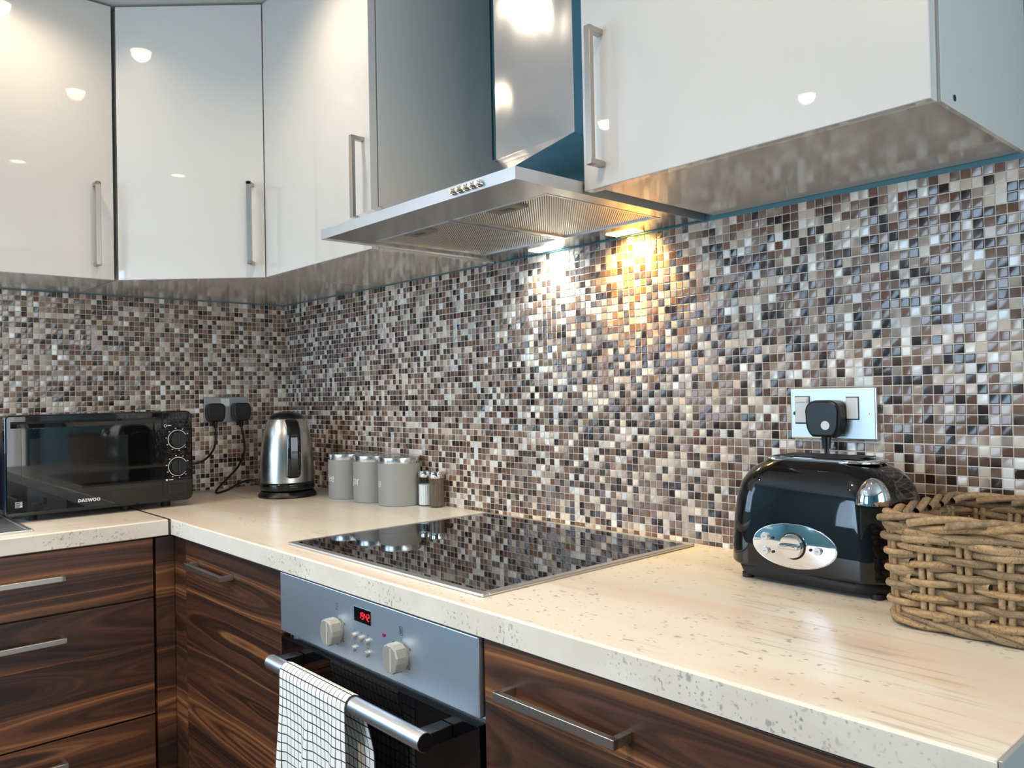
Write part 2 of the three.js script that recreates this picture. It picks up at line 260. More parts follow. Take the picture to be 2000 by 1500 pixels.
// ---------------------------------------------------------------- base cabinets
const DT = 0.019;                                  // thickness of a front
{
  const TOPF = Y0 - 0.0425;
  // drawer unit below the microwave, facing +x (local x runs along -z)
  const d = thing('drawer_unit', 'walnut base unit of wide drawers below the microwave', 'cabinet', [0.553, 0, 0.927], Math.PI / 2);
  part('carcass', span(-0.299, 0.299, 0.1, Y0 - 0.0395, -0.55, -DT - 0.001), M.carcass, d);
  part('plinth', span(-0.299, 0.299, 0, 0.1, -0.52, -0.06), M.walnut[3], d);
  const fronts = [[Y0 - 0.1828, TOPF, Y0 - 0.101, 0], [Y0 - 0.4635, Y0 - 0.1868, Y0 - 0.2395, 1], [Y0 - 0.775, Y0 - 0.4675, Y0 - 0.517, 2]];
  for (const [y0, y1, hy, k] of fronts) {
    const f = part('drawer_front', boxUV(span(-0.2985, 0.2985, y0, y1, -DT, 0, 0.0012)), M.walnut[[0, 1, 2][k]], d);
    const h = part('handle', HANDLE, M.handle, f, 'brushed metal bar handle'); h.position.set(0, hy, 0);
  }
  // corner filler: two narrow panels meeting in the inner corner
  const c = thing('corner_filler', 'narrow walnut corner panels between drawer unit and door', 'panel', [0.553, 0, 0.578]);
  part('panel', boxUV(span(-DT, 0, 0.1, TOPF, 0.0, 0.0445, 0.001), 0.2, 0.1), M.walnut[3], c);
  part('panel', boxUV(span(0.0, 0.0735, 0.1, TOPF, -DT, 0, 0.001), 0.1, 0.1), M.walnut[3], c);
  // door unit left of the oven
  const b = thing('base_cabinet', 'walnut base cabinet with one door between corner and oven', 'cabinet', [0.6285, 0, 0.578]);
  part('carcass', span(0.001, 0.5, 0.1, Y0 - 0.0395, -0.55, -DT - 0.001), M.carcass, b);
  part('plinth', span(0.001, 0.5, 0, 0.1, -0.52, -0.06), M.walnut[3], b);
  const bd = part('door', boxUV(span(0, 0.498, 0.125, TOPF, -DT, 0, 0.0012), 0.5, 0.33), M.walnut[1], b);
  const bh = part('handle', HANDLE, M.handle, bd, 'brushed metal bar handle'); bh.position.set(0.175, Y0 - 0.09, 0);
  // drawer unit right of the oven
  const e = thing('drawer_unit', 'walnut base unit of wide drawers below the toaster', 'cabinet', [1.7375, 0, 0.578]);
  part('carcass', span(0.001, 0.625, 0.1, Y0 - 0.0395, -0.55, -DT - 0.001), M.carcass, e);
  part('plinth', span(0.001, 0.625, 0, 0.1, -0.52, -0.06), M.walnut[3], e);
  part('end_panel', boxUV(span(0.6255, 0.6315, 0, Y0 - 0.0395, -0.575, 0)), M.walnut[4], e);
  for (const [y0, y1, hy, k] of [[Y0 - 0.262, TOPF, Y0 - 0.099, 4], [Y0 - 0.515, Y0 - 0.266, Y0 - 0.32, 0], [Y0 - 0.775, Y0 - 0.519, Y0 - 0.57, 1]]) {
    const f = part('drawer_front', boxUV(span(0.0, 0.6245, y0, y1, -DT, 0, 0.0012), 0.2 * k, 0.13 * k), M.walnut[k], e);
    const h = part('handle', HANDLE, M.handle, f, 'brushed metal bar handle'); h.position.set(0.156, hy, 0);
  }
}

// ---------------------------------------------------------------- wall cabinets
const UB = Y0 + 0.6092, UT = Y0 + 1.3295;
{
  const H = UT - UB;
  // on the wall behind the microwave, facing +x: local x runs along -z
  const a = thing('wall_cabinet', 'gloss white wall cabinet above the microwave', 'cabinet', [0.3388, UB, 0.6455], Math.PI / 2);
  part('carcass', span(-0.62, 0, 0.002, H, -0.3355, -DT - 0.002, 0.001), M.carcass, a);
  const ad = part('door', span(-0.5, -0.001, 0, H, -DT, 0, 0.0015), M.gloss, a);
  part('handle', HANDLE_UP, M.handle, ad, 'brushed metal bar handle').position.set(-0.045, 0.139, 0);
  part('door', span(-1.0, -0.503, 0, H, -DT, 0, 0.0015), M.gloss, a);
  // corner unit with a door set across the corner
  const A = [0.3388, 0.6426], B = [0.6023, 0.3512], len = Math.hypot(B[0] - A[0], B[1] - A[1]), ang = Math.atan2(-(B[1] - A[1]), B[0] - A[0]);
  const c = thing('corner_cabinet', 'gloss white corner wall cabinet with a slanting door', 'cabinet', [A[0], UB, A[1]], ang);
  const toLocal = (x, z) => { const dx = x - A[0], dz = z - A[1]; return [dx * Math.cos(ang) - dz * Math.sin(ang), dx * Math.sin(ang) + dz * Math.cos(ang)]; };
  const nrm = 0.022, foot = [[0.001, 0.001], [0.001, 0.6415], [A[0] - 0.014, 0.6415], [B[0] - 0.001, B[1] - 0.021], [B[0] - 0.001, 0.001]].map(p => toLocal(...p)).map(([x, z]) => [x, -Math.min(z, -nrm)]);
  part('carcass', extrude(foot.map(([x, z]) => [x, z]), H - 0.002).rotateX(-Math.PI / 2).translate(0, 0.002, 0), M.carcass, c);
  const cd = part('door', span(0.006, len - 0.0015, 0, H, -DT, 0, 0.0015), M.gloss, c);
  part('handle', HANDLE_UP, M.handle, cd, 'brushed metal bar handle').position.set(0.36, 0.139, 0);
  // beside the hood
  const b = thing('wall_cabinet', 'gloss white wall cabinet between the corner unit and the extractor hood', 'cabinet', [0.604, UB, 0.3512]);
  part('carcass', span(0.001, 0.51, 0.002, H, -0.349, -DT - 0.002, 0.001), M.carcass, b);
  part('side_panel', span(0.4915, 0.511, 0.001, H, -0.349, -DT - 0.0025, 0.001), M.gloss, b);
  const bd = part('door', span(0, 0.51, 0, H, -DT, 0, 0.0015), M.gloss, b);
  part('handle', HANDLE_UP, M.handle, bd, 'brushed metal bar handle').position.set(0.482, 0.139, 0);
  // end cabinet above the toaster
  const e = thing('wall_cabinet', 'wide gloss white wall cabinet above the toaster, ending the row', 'cabinet', [1.7215, Y0 + 0.6125, 0.3382]);
  const W = 0.5225;
  part('carcass', span(0.017, W - 0.003, 0.004, H, -0.336, -DT - 0.002, 0.001), M.carcass, e);
  part('end_panel', span(W - 0.003, W + 0.0035, 0.0005, H, -0.3365, -DT - 0.002, 0.0006), M.gloss, e);
  part('screw_hole', cyl(0.004, 0.004, 0.001, W + 0.0036, 0.0135, -0.062, 16, 'x'), M.black, e);
  const ed = part('door', span(0, W, 0, H, -DT, 0, 0.0015), M.gloss, e);
  part('handle', HANDLE_UP, M.handle, ed, 'brushed metal bar handle').position.set(0.04, 0.137, 0);
}

// ---------------------------------------------------------------- extractor hood
{
  const x0 = 1.1385, x1 = 1.7185, zF = 0.485, yb = Y0 + 0.6095, lip = 0.0195, cx0 = 1.33, cx1 = 1.555, cz = 0.18, yc = Y0 + 0.784, g0 = 0.0012;
  const h = thing('extractor_hood', 'stainless steel chimney extractor hood above the hob', 'extractor hood', [0, 0, 0]);
  // canopy: rim band and four sloping sheets up to the chimney
  const rimB = [[x0, yb, zF], [x1, yb, zF], [x1, yb, 0.001], [x0, yb, 0.001]], rimT = rimB.map(p => [p[0], yb + lip, p[2]]), neck = [[cx0, yc, cz], [cx1, yc, cz], [cx1, yc, 0.001], [cx0, yc, 0.001]];
  const quad = (a, b, c, d) => { const g = new THREE.BufferGeometry(); g.setAttribute('position', new THREE.Float32BufferAttribute([...a, ...b, ...c, ...a, ...c, ...d], 3)); g.setAttribute('uv', new THREE.Float32BufferAttribute([0, 0, 1, 0, 1, 1, 0, 0, 1, 1, 0, 1], 2)); g.computeVertexNormals(); return g; };
  const sheets = []; for (let k = 0; k < 4; k++) { const n = (k + 1) % 4; sheets.push(quad(rimT[k], rimT[n], neck[n], neck[k])); }
  part('canopy', merge(sheets), M.chimney, h);
  const b = 0.0015;
  part('rim', merge([span(x0, x1, yb, yb + lip, zF - b, zF), span(x0, x0 + b, yb, yb + lip, 0.001, zF - b), span(x1 - b, x1, yb, yb + lip, 0.001, zF - b)]), M.steel, h);
  // underside with openings for the two filters
  const F = [[1.178, 1.425], [1.437, 1.68]], fz0 = 0.086, fz1 = 0.382, yu = yb + 0.002;
  part('underside', merge([span(x0 + b, x1 - b, yu, yu + 0.001, fz1, zF - b), span(x0 + b, x1 - b, yu, yu + 0.001, 0.001, fz0), span(x0 + b, F[0][0], yu, yu + 0.001, fz0, fz1), span(F[0][1], F[1][0], yu, yu + 0.001, fz0, fz1), span(F[1][1], x1 - b, yu, yu + 0.001, fz0, fz1)]), std({ color: lin(0.5, 0.49, 0.48), metalness: 1, roughness: 0.2 }), h);
  const meshTex = tex(128, 128, (u, v) => { const a = 0.5 + 0.5 * Math.sin(2 * Math.PI * 8 * (u - v)), c = 0.5 + 0.5 * Math.sin(2 * Math.PI * 8 * (u + v)); const k = 110 + 135 * smooth(0.25, 0.75, a) * (0.75 + 0.25 * c); return [k, k * 0.97, k * 0.93]; });
  const meshBump = tex(128, 128, (u, v) => { const k = 255 * (0.5 + 0.5 * Math.sin(2 * Math.PI * 8 * (u - v))); return [k, k, k]; }, false);
  const fm = std({ map: rep(meshTex, 1 / 0.0448, 1 / 0.0448), bumpMap: rep(meshBump, 1 / 0.0448, 1 / 0.0448), bumpScale: 0.0006, metalness: 0.7, roughness: 0.35 });
  for (const [a, c] of F) {
    const f = part('grease_filter', boxUV(span(a + 0.006, c - 0.006, yu + 0.003, yu + 0.006, fz0 + 0.006, fz1 - 0.006)), fm, h, 'fine mesh grease filter');
    part('filter_frame', merge([span(a + 0.001, c - 0.001, yu - 0.0005, yu + 0.005, fz0 + 0.001, fz0 + 0.007), span(a + 0.001, c - 0.001, yu - 0.0005, yu + 0.005, fz1 - 0.007, fz1 - 0.001), span(a + 0.001, a + 0.007, yu - 0.0005, yu + 0.005, fz0 + 0.007, fz1 - 0.007), span(c - 0.007, c - 0.001, yu - 0.0005, yu + 0.005, fz0 + 0.007, fz1 - 0.007)]), M.steel, f);
    const m = (a + c) / 2;
    part('latch', span(m - 0.036, m + 0.036, yu - 0.001, yu + 0.004, fz1 - 0.042, fz1 - 0.008, 0.0015), std({ color: lin(0.2, 0.19, 0.17), roughness: 0.45 }), f, 'grey plastic latch');
    part('finger_slot', span(m - 0.014, m + 0.014, yu - 0.0013, yu - 0.0009, fz1 - 0.03, fz1 - 0.018), M.black, f);
  }
  // two lamps at the back of the underside, one cool and one amber
  const lamp = (x, col, cd, label, name) => {
    const lens = part('lamp_lens', new RoundedBoxGeometry(0.07, 0.0024, 0.034, 2, 0.001), std({ color: 0x222222, emissive: col, emissiveIntensity: 7 }), h, label); lens.position.set(x, yu - 0.0008, 0.034);
    const l = new THREE.SpotLight(col, cd, 0, 1.25, 0.8, 2); l.name = name; l.position.set(x, yu - 0.008, 0.034); l.target.position.set(x, yu - 0.07, 0.0); l.castShadow = true; l.shadow.radius = 1.2; scene.add(l, l.target);
  };
  lamp(1.322, lin(0.86, 1.0, 0.93), 0.75, 'cool white lamp lens', 'hood_lamp_cool');
  lamp(1.55, lin(1.0, 0.62, 0.14), 1.1, 'amber lamp lens', 'hood_lamp_amber');
  for (let k = 0; k < 5; k++) { const k5 = part('push_button', merge([cyl(0.0062, 0.0055, 0.006, 0, 0, 0.003, 20, 'z'), cyl(0.0042, 0.0036, 0.004, 0, 0, 0.008, 20, 'z')]), M.chrome, h); k5.position.set(1.5735 + k * 0.0162, Y0 + 0.6188, zF); }
  part('chimney', span(cx0, cx1, yc - 0.004, CEIL - 0.001, 0.001, cz, 0.001), M.chimney, h);
}

// ---------------------------------------------------------------- hob
{
  const hob = thing('induction_hob', 'black glass hob with a steel frame set in the worktop', 'hob', [1.0953, Y0, 0.0271]);
  const w = 0.603, d = 0.519, f = 0.014;
  const prof = s => s;
  const rail = (x0, x1, z0, z1) => span(x0, x1, 0.0002, 0.0052, z0, z1, 0.0018);
  part('frame', merge([rail(0, w, 0, f), rail(0, w, d - f, d), rail(0, f, f * 0.9, d - f * 0.9), rail(w - f, w, f * 0.9, d - f * 0.9)]), M.steelSoft, hob, 'brushed steel frame');
  const glass = part('glass_top', span(f * 0.8, w - f * 0.8, 0.001, 0.0049, f * 0.8, d - f * 0.8), M.hobGlass, hob);
  const zone = (x, z, r) => part('cooking_zone', new THREE.RingGeometry(r - 0.0012, r, 64).rotateX(-Math.PI / 2).translate(x, 0.00496, z), std({ color: lin(0.05, 0.05, 0.055), roughness: 0.3 }), glass);
  zone(0.16, 0.14, 0.07); zone(0.15, 0.37, 0.09); zone(0.44, 0.15, 0.09); zone(0.45, 0.37, 0.07);
}

// ---------------------------------------------------------------- oven
const font = await new FontLoader().loadAsync('fonts/droid/droid_sans_bold.typeface.json');
{
  const o = thing('built_in_oven', 'built-in electric oven with blue-grey steel control panel and black door', 'oven', [1.138, 0, 0.5843]);
  const W = 0.594, pt = Y0 - 0.0412, pb = Y0 - 0.153;
  part('body', span(0.004, W - 0.004, Y0 - 0.64, Y0 - 0.0395, -0.545, -0.024), M.steelSoft, o);
  const panel = part('control_panel', boxUV(span(0, W, pb, pt, -0.022, 0, 0.002)), M.ovenSteel, o, 'brushed steel control panel');
  const door = part('door', span(0.004, W - 0.004, Y0 - 0.625, pb - 0.012, -0.024, -0.002, 0.002), M.blackGlass, o, 'black glass oven door');
  part('door_trim', span(0.004, W - 0.004, pb - 0.0135, pb - 0.0115, -0.01, -0.0015), M.black, door);
  const knob = (x, y, turn) => {
    const s = new THREE.Shape(); s.absarc(0, 0, 0.0185, 0, Math.PI * 2);
    const k = part('knob', merge([extrude(s, 0.006, 0.0012, 24), extrude([[-0.0175, 0.004], [-0.013, 0.0165], [-0.006, 0.0195], [0.006, 0.0195], [0.0135, 0.015], [0.0175, 0.004], [0.0175, -0.004], [0.0135, -0.015], [0.006, -0.0195], [-0.006, -0.0195], [-0.013, -0.0165], [-0.0175, -0.004]], 0.016, 0.0025).translate(0, 0, 0.004)]), std({ color: lin(0.36, 0.345, 0.3), roughness: 0.35, metalness: 0.25 }), panel, 'beige-silver dial');
    k.position.set(x, y, 0.001); k.rotation.z = turn;
    part('pointer', box(0.0012, 0.036, 0.0006, 0.004, 0, 0.0229), std({ color: lin(0.75, 0.73, 0.68), roughness: 0.4 }), k);
  };
  knob(1.353 - 1.138, Y0 - 0.1085, 0); knob(1.547 - 1.138, Y0 - 0.1085, 0);
  for (const [x, y] of [[1.4093, -0.106], [1.4302, -0.1067], [1.4506, -0.1075], [1.4088, -0.1275], [1.45, -0.1274]]) { const k = part('button', cyl(0.0052, 0.0046, 0.006, 0, 0, 0.003, 20, 'z'), std({ color: lin(0.5, 0.49, 0.46), roughness: 0.3, metalness: 0.6 }), panel); k.position.set(x - 1.138, Y0 + y, 0); }
  const led = part('indicator_lamp', cyl(0.0032, 0.003, 0.002, 1.4996 - 1.138, Y0 - 0.0862, 0.001, 16, 'z'), std({ color: lin(0.25, 0.01, 0.05), roughness: 0.3 }), panel, 'dark red indicator');
  // clock
  const disp = part('display', box(0.0505, 0.0235, 0.001, 0, 0, 0.0003), M.blackGloss, panel, 'black display showing red digits'); disp.position.set(1.4345 - 1.138, Y0 - 0.0685, 0);
  const seg = { a: [0, 1, 1], b: [1, 0.5, 0], c: [1, -0.5, 0], d: [0, -1, 1], e: [-1, -0.5, 0], f: [-1, 0.5, 0], g: [0, 0, 1] }, dig = { 1: 'bc', 9: 'abcdfg', 4: 'bcfg', 2: 'abdeg' };
  const red = std({ color: 0x200000, emissive: lin(1, 0.02, 0.03), emissiveIntensity: 1.6 });
  [...'1942'].forEach((c, i) => { const gs = []; for (const s of dig[c]) { const [dx, dy, hz] = seg[s]; gs.push(hz ? box(0.0042, 0.0013, 0.0004, dx * 0.0027, dy * 0.0052, 0) : box(0.0013, 0.0042, 0.0004, dx * 0.0027, dy * 0.0052, 0)); } const m = part('display_digit', merge(gs), red, disp); m.position.set(-0.0065 + i * 0.0083 + (i > 1 ? 0.0012 : 0), 0, 0.0011); });
  part('display_digit', merge([box(0.0012, 0.0012, 0.0004, 0, 0.003, 0), box(0.0012, 0.0012, 0.0004, 0, -0.003, 0)]), red, disp).position.set(0.0066, 0, 0.0011);
  // printed symbols
  const sym = [];
  const mark = (x, y, w, h) => sym.push(box(w, h, 0.0002, x - 1.138, Y0 + y, 0.0002));
  const frameMark = (x, y, w, h) => { mark(x, y + h / 2, w, 0.0006); mark(x, y - h / 2, w, 0.0006); mark(x - w / 2, y, 0.0006, h); mark(x + w / 2, y, 0.0006, h); };
  frameMark(1.352, -0.0655, 0.006, 0.005); mark(1.352, -0.0735, 0.006, 0.0008); mark(1.3505, -0.0715, 0.0008, 0.003); frameMark(1.546, -0.0705, 0.0085, 0.013); mark(1.546, -0.0695, 0.0014, 0.007); mark(1.546, -0.0735, 0.0024, 0.0024);
  for (const cx of [1.353, 1.547]) { mark(cx, -0.0845, 0.001, 0.003); frameMark(cx - 0.022, -0.0925, 0.0035, 0.0035); frameMark(cx + 0.0225, -0.094, 0.0032, 0.0032); mark(cx - 0.002, -0.1335, 0.004, 0.0022); mark(cx + 0.02, -0.124, 0.003, 0.002); }
  for (const [x, y] of [[1.4093, -0.0965], [1.4302, -0.097], [1.4506, -0.0975], [1.4095, -0.1185], [1.4505, -0.1185]]) mark(x, y, 0.0026, 0.0012);
  for (const g of sym) part('printed_symbol', g, M.printDark, panel);
  // door handle
  const bar = new THREE.CapsuleGeometry(0.0132, 0.474 - 0.01, 6, 24).rotateZ(Math.PI / 2);
  const hb = part('handle', cyl(0.0132, 0.0132, 0.474, 0, 0, 0, 32, 'x'), std({ color: lin(0.66, 0.69, 0.73), metalness: 1, roughness: 0.36 }), door, 'satin tubular door handle'); hb.position.set(1.435 - 1.138, Y0 - 0.188, 0.0487);
  for (const s of [-1, 1]) { part('handle_end', cyl(0.0126, 0.0126, 0.001, s * 0.2375, 0, 0, 24, 'x'), M.black, hb); part('handle_bracket', span(s * 0.222 - 0.013, s * 0.222 + 0.013, -0.011, 0.009, -0.0505, -0.004, 0.002), M.black, hb); }
}

// ---------------------------------------------------------------- checked towel over the oven handle
{
  const t = thing('tea_towel', 'white tea towel with black window checks hanging over the oven handle', 'towel', [1.262, Y0 - 0.188, 0.633]);
  const gridTex = tex(256, 256, (u, v) => { const f = (a) => { const d = Math.abs(((a * 4) % 1) - 0.5); return smooth(0.43, 0.45, d); }; const w = 238 + 14 * (vnoise(u * 128, v * 128, 128, 128, 3) - 0.5), k = Math.max(f(u), f(v)); return mix3([w, w, w - 2], [28, 28, 34], k * 0.95); });
  const fab = std({ map: rep(gridTex, 1 / 0.052, 1 / 0.062), roughness: 0.9, side: THREE.DoubleSide });
  const R = 0.0152, front = 0.52, back = 0.4, arc = Math.PI * R, total = front + arc + back;
  const cloth = (off) => grid(44, 110, (u, v) => {
    const s = v * total; let y, z, x = u * 0.222, drop;
    if (s < front) { drop = front - s; y = -drop; z = R; x += -0.004 * drop + 0.01 * smooth(0.05, 0.4, drop) * (u - 0.5); const k = smooth(0.0, 0.22, drop); z += k * (0.007 * Math.sin(u * 15 + 1 + drop * 3) + 0.004 * Math.sin(u * 31 + drop * 9)) - 0.01 * drop * 0; z = Math.max(z, R - 0.001 + 0.0); }
    else if (s < front + arc) { const a = (s - front) / R; y = R * Math.sin(a); z = R * Math.cos(a); drop = 0; }
    else { drop = s - front - arc; y = -drop; z = -R; x += 0.028 * smooth(0, 0.08, drop) + 0.012 * drop; const k = smooth(0.0, 0.2, drop); z += -0.004 * k * (0.5 + 0.5 * Math.sin(u * 12)) - 0.003; }
    const a = s < front ? 0 : s < front + arc ? (s - front) / R : Math.PI; return [x, y + off * Math.sin(a), z + off * Math.cos(a)];
  });
  const g = cloth(0.0006); const uv = g.attributes.uv; for (let i = 0; i < uv.count; i++) uv.setXY(i, uv.getX(i) * 0.222, uv.getY(i) * total);
  part('cloth', g, fab, t);
  const inner = cloth(-0.0004); const uv2 = inner.attributes.uv; for (let i = 0; i < uv2.count; i++) uv2.setXY(i, uv2.getX(i) * 0.222, uv2.getY(i) * total);
  part('cloth_lining', inner, fab, t);
}

// ---------------------------------------------------------------- microwave
{
  const m = thing('microwave_oven', 'black compact microwave oven with two dials on the worktop', 'microwave', [0.34, Y0, 0.674], Math.PI / 2);
  const w = 0.2195, y0 = 0.0205, y1 = 0.2585;                       // local x runs along -z, local z faces the room
  part('housing', span(-w + 0.003, w - 0.003, y0 + 0.003, y1 - 0.001, -0.315, -0.03, 0.008), M.black, m);
  const L = z => 0.674 - z;                                         // z in the room -> local x
  const frontShape = (xa, xb, ra, rb) => { const s = new THREE.Shape(), A = y0, B = y1; s.moveTo(xa + ra, A); s.lineTo(xb - rb, A); s.quadraticCurveTo(xb, A, xb, A + rb); s.lineTo(xb, B - rb); s.quadraticCurveTo(xb, B, xb - rb, B); s.lineTo(xa + ra, B); s.quadraticCurveTo(xa, B, xa, B - ra); s.lineTo(xa, A + ra); s.quadraticCurveTo(xa, A, xa + ra, A); return s; };
  const split = L(0.532);
  const door = part('door', extrude(frontShape(-w, split - 0.0008, 0.008, 0.001), 0.024, 0.004, 8).translate(0, 0, -0.028), M.blackGloss, m, 'glossy black door');
  const panel = part('control_panel', extrude(frontShape(split + 0.0008, w, 0.001, 0.016), 0.024, 0.004, 8).translate(0, 0, -0.028), M.blackGloss, m);
  part('top_band', merge([extrude([[-0.03, y1 - 0.028], [0.0005, y1 - 0.028], [0.0022, y1 - 0.018], [-0.002, y1 - 0.006], [-0.012, y1 + 0.001], [-0.03, y1 + 0.0015]], split - 0.002 + w - 0.008).rotateY(-Math.PI / 2).translate(split - 0.002, 0, 0).scale(1, 1, 1)]), M.blackGloss, door);
  const win = part('window', span(L(0.8635), L(0.5645), 0.0615, 0.2285, 0.0, 0.0012, 0.0005), M.blackGlass, door, 'dark glass window');
  part('window_screen', span(L(0.845), L(0.619), 0.085, 0.204, 0.0012, 0.0014), std({ color: lin(0.012, 0.013, 0.015), roughness: 0.05 }), win);
  for (const y of [0.1845, 0.1102]) {
    const k = part('dial', merge([cyl(0.0205, 0.0195, 0.014, 0, 0, 0.007, 40, 'z'), box(0.006, 0.036, 0.006, 0, 0, 0.0165, 0.002)]), M.black, panel); k.position.set(L(0.4915), y, 0.0);
    part('dial_ring', new THREE.RingGeometry(0.0245, 0.026, 64, 1, 0.5, Math.PI * 2 - 1.1).translate(0, 0, 0.0006), M.print, k, 'white printed ring');
    const ticks = []; for (let i = 0; i < 9; i++) { const a = 0.5 + i * 0.62; ticks.push(box(0.0035, 0.0018, 0.0002).translate(0.0305 * Math.cos(a), 0.0305 * Math.sin(a), 0.0007)); } part('scale_marks', merge(ticks), M.print, k);
  }
  for (const g of [new THREE.RingGeometry(0.0028, 0.0038, 24).translate(L(0.5235), 0.2225, 0.0004), box(0.009, 0.0018, 0.0002, L(0.513), 0.2235, 0.0004), box(0.005, 0.004, 0.0002, L(0.5215), 0.0755, 0.0004), box(0.011, 0.0018, 0.0002, L(0.51), 0.0755, 0.0004)]) part('symbol', g, M.print, panel);
  part('open_button', span(L(0.5165), L(0.466), 0.034, 0.0635, -0.001, 0.0022, 0.0012), M.black, panel);
  const logo = new TextGeometry('DAEWOO', { font, size: 0.0078, depth: 0.0004, curveSegments: 4 }); logo.computeBoundingBox(); const bw = logo.boundingBox.max.x - logo.boundingBox.min.x; logo.scale(0.051 / bw, 1, 1); logo.translate(L(0.7405), 0.0378, 0.0002);
  part('lettering', logo, M.print, door, 'white maker lettering');
  const badge = [box(0.0145, 0.0006, 0.0002, 0, 0.0065, 0), box(0.0145, 0.0006, 0.0002, 0, -0.0065, 0), box(0.0006, 0.013, 0.0002, -0.0072, 0, 0), box(0.0006, 0.013, 0.0002, 0.0025, 0, 0), box(0.0006, 0.013, 0.0002, 0.0072, 0, 0)]; for (let i = 0; i < 4; i++) badge.push(box(0.0065, 0.0006, 0.0002, -0.0022, 0.0036 - i * 0.0024, 0)); for (let i = 0; i < 3; i++) badge.push(box(0.003, 0.002, 0.0002, 0.005, 0.004 - i * 0.004, 0));
  part('badge', merge(badge).translate(L(0.87), 0.0455, 0.0004), M.print, door);
  for (const x of [-0.16, 0.06, 0.165]) for (const z of [-0.05, -0.27]) part('foot', cyl(0.012, 0.013, 0.024, x, 0.012, z, 20), M.blackMatte, m);
}

// ---------------------------------------------------------------- kettle
{
  const az = 16 * Math.PI / 180;
  const k = thing('electric_kettle', 'brushed steel electric kettle with black handle, lid and base', 'kettle', [0.358, Y0, 0.179], -az);   // local x points where the handle points
  part('power_base', lathe([[0, 0], [0.083, 0], [0.0845, 0.003], [0.084, 0.008], [0.0765, 0.017], [0.074, 0.019], [0, 0.019]]), M.black, k);
  part('lower_ring', lathe([[0, 0.0195], [0.0755, 0.0195], [0.0795, 0.024], [0.0798, 0.038], [0.0785, 0.0445], [0, 0.0445]]), M.blackGloss, k);
  const kb = std({ color: lin(0.6, 0.57, 0.53), metalness: 1, roughness: 0.27, bumpMap: rep(brush, 2, 6), bumpScale: 0.0001 });
  part('body', lathe([[0.0782, 0.0445], [0.0785, 0.06], [0.078, 0.085], [0.0765, 0.115], [0.0735, 0.15], [0.0682, 0.182], [0.0612, 0.208], [0.0525, 0.2285], [0.0505, 0.2305], [0, 0.2305]]), kb, k, 'brushed steel body');
  part('lid', lathe([[0.051, 0.229], [0.052, 0.232], [0.0475, 0.2395], [0.036, 0.247], [0.018, 0.2505], [0, 0.251]]), M.blackGloss, k);
  const hs = new THREE.Shape(); hs.moveTo(0.055, 0.225); hs.bezierCurveTo(0.09, 0.234, 0.115, 0.215, 0.119, 0.17); hs.bezierCurveTo(0.122, 0.13, 0.118, 0.09, 0.112, 0.074); hs.bezierCurveTo(0.108, 0.064, 0.09, 0.06, 0.075, 0.062); hs.lineTo(0.075, 0.078); hs.bezierCurveTo(0.09, 0.078, 0.095, 0.085, 0.098, 0.1); hs.bezierCurveTo(0.102, 0.13, 0.102, 0.16, 0.098, 0.18); hs.bezierCurveTo(0.093, 0.2, 0.08, 0.207, 0.062, 0.205); hs.closePath();
  part('handle', new THREE.ExtrudeGeometry(hs, { depth: 0.016, bevelEnabled: true, bevelThickness: 0.0105, bevelSize: 0.0065, bevelOffset: -0.004, bevelSegments: 6, curveSegments: 16 }).translate(0, 0, -0.008), M.blackGloss, k);
  part('switch', box(0.02, 0.006, 0.022, 0.084, 0.034, 0, 0.002), M.black, k);
  part('spout', extrude([[-0.05, 0.228], [-0.082, 0.226], [-0.066, 0.196]], 0.03, 0.003).translate(0, 0, -0.015), kb, k);
}

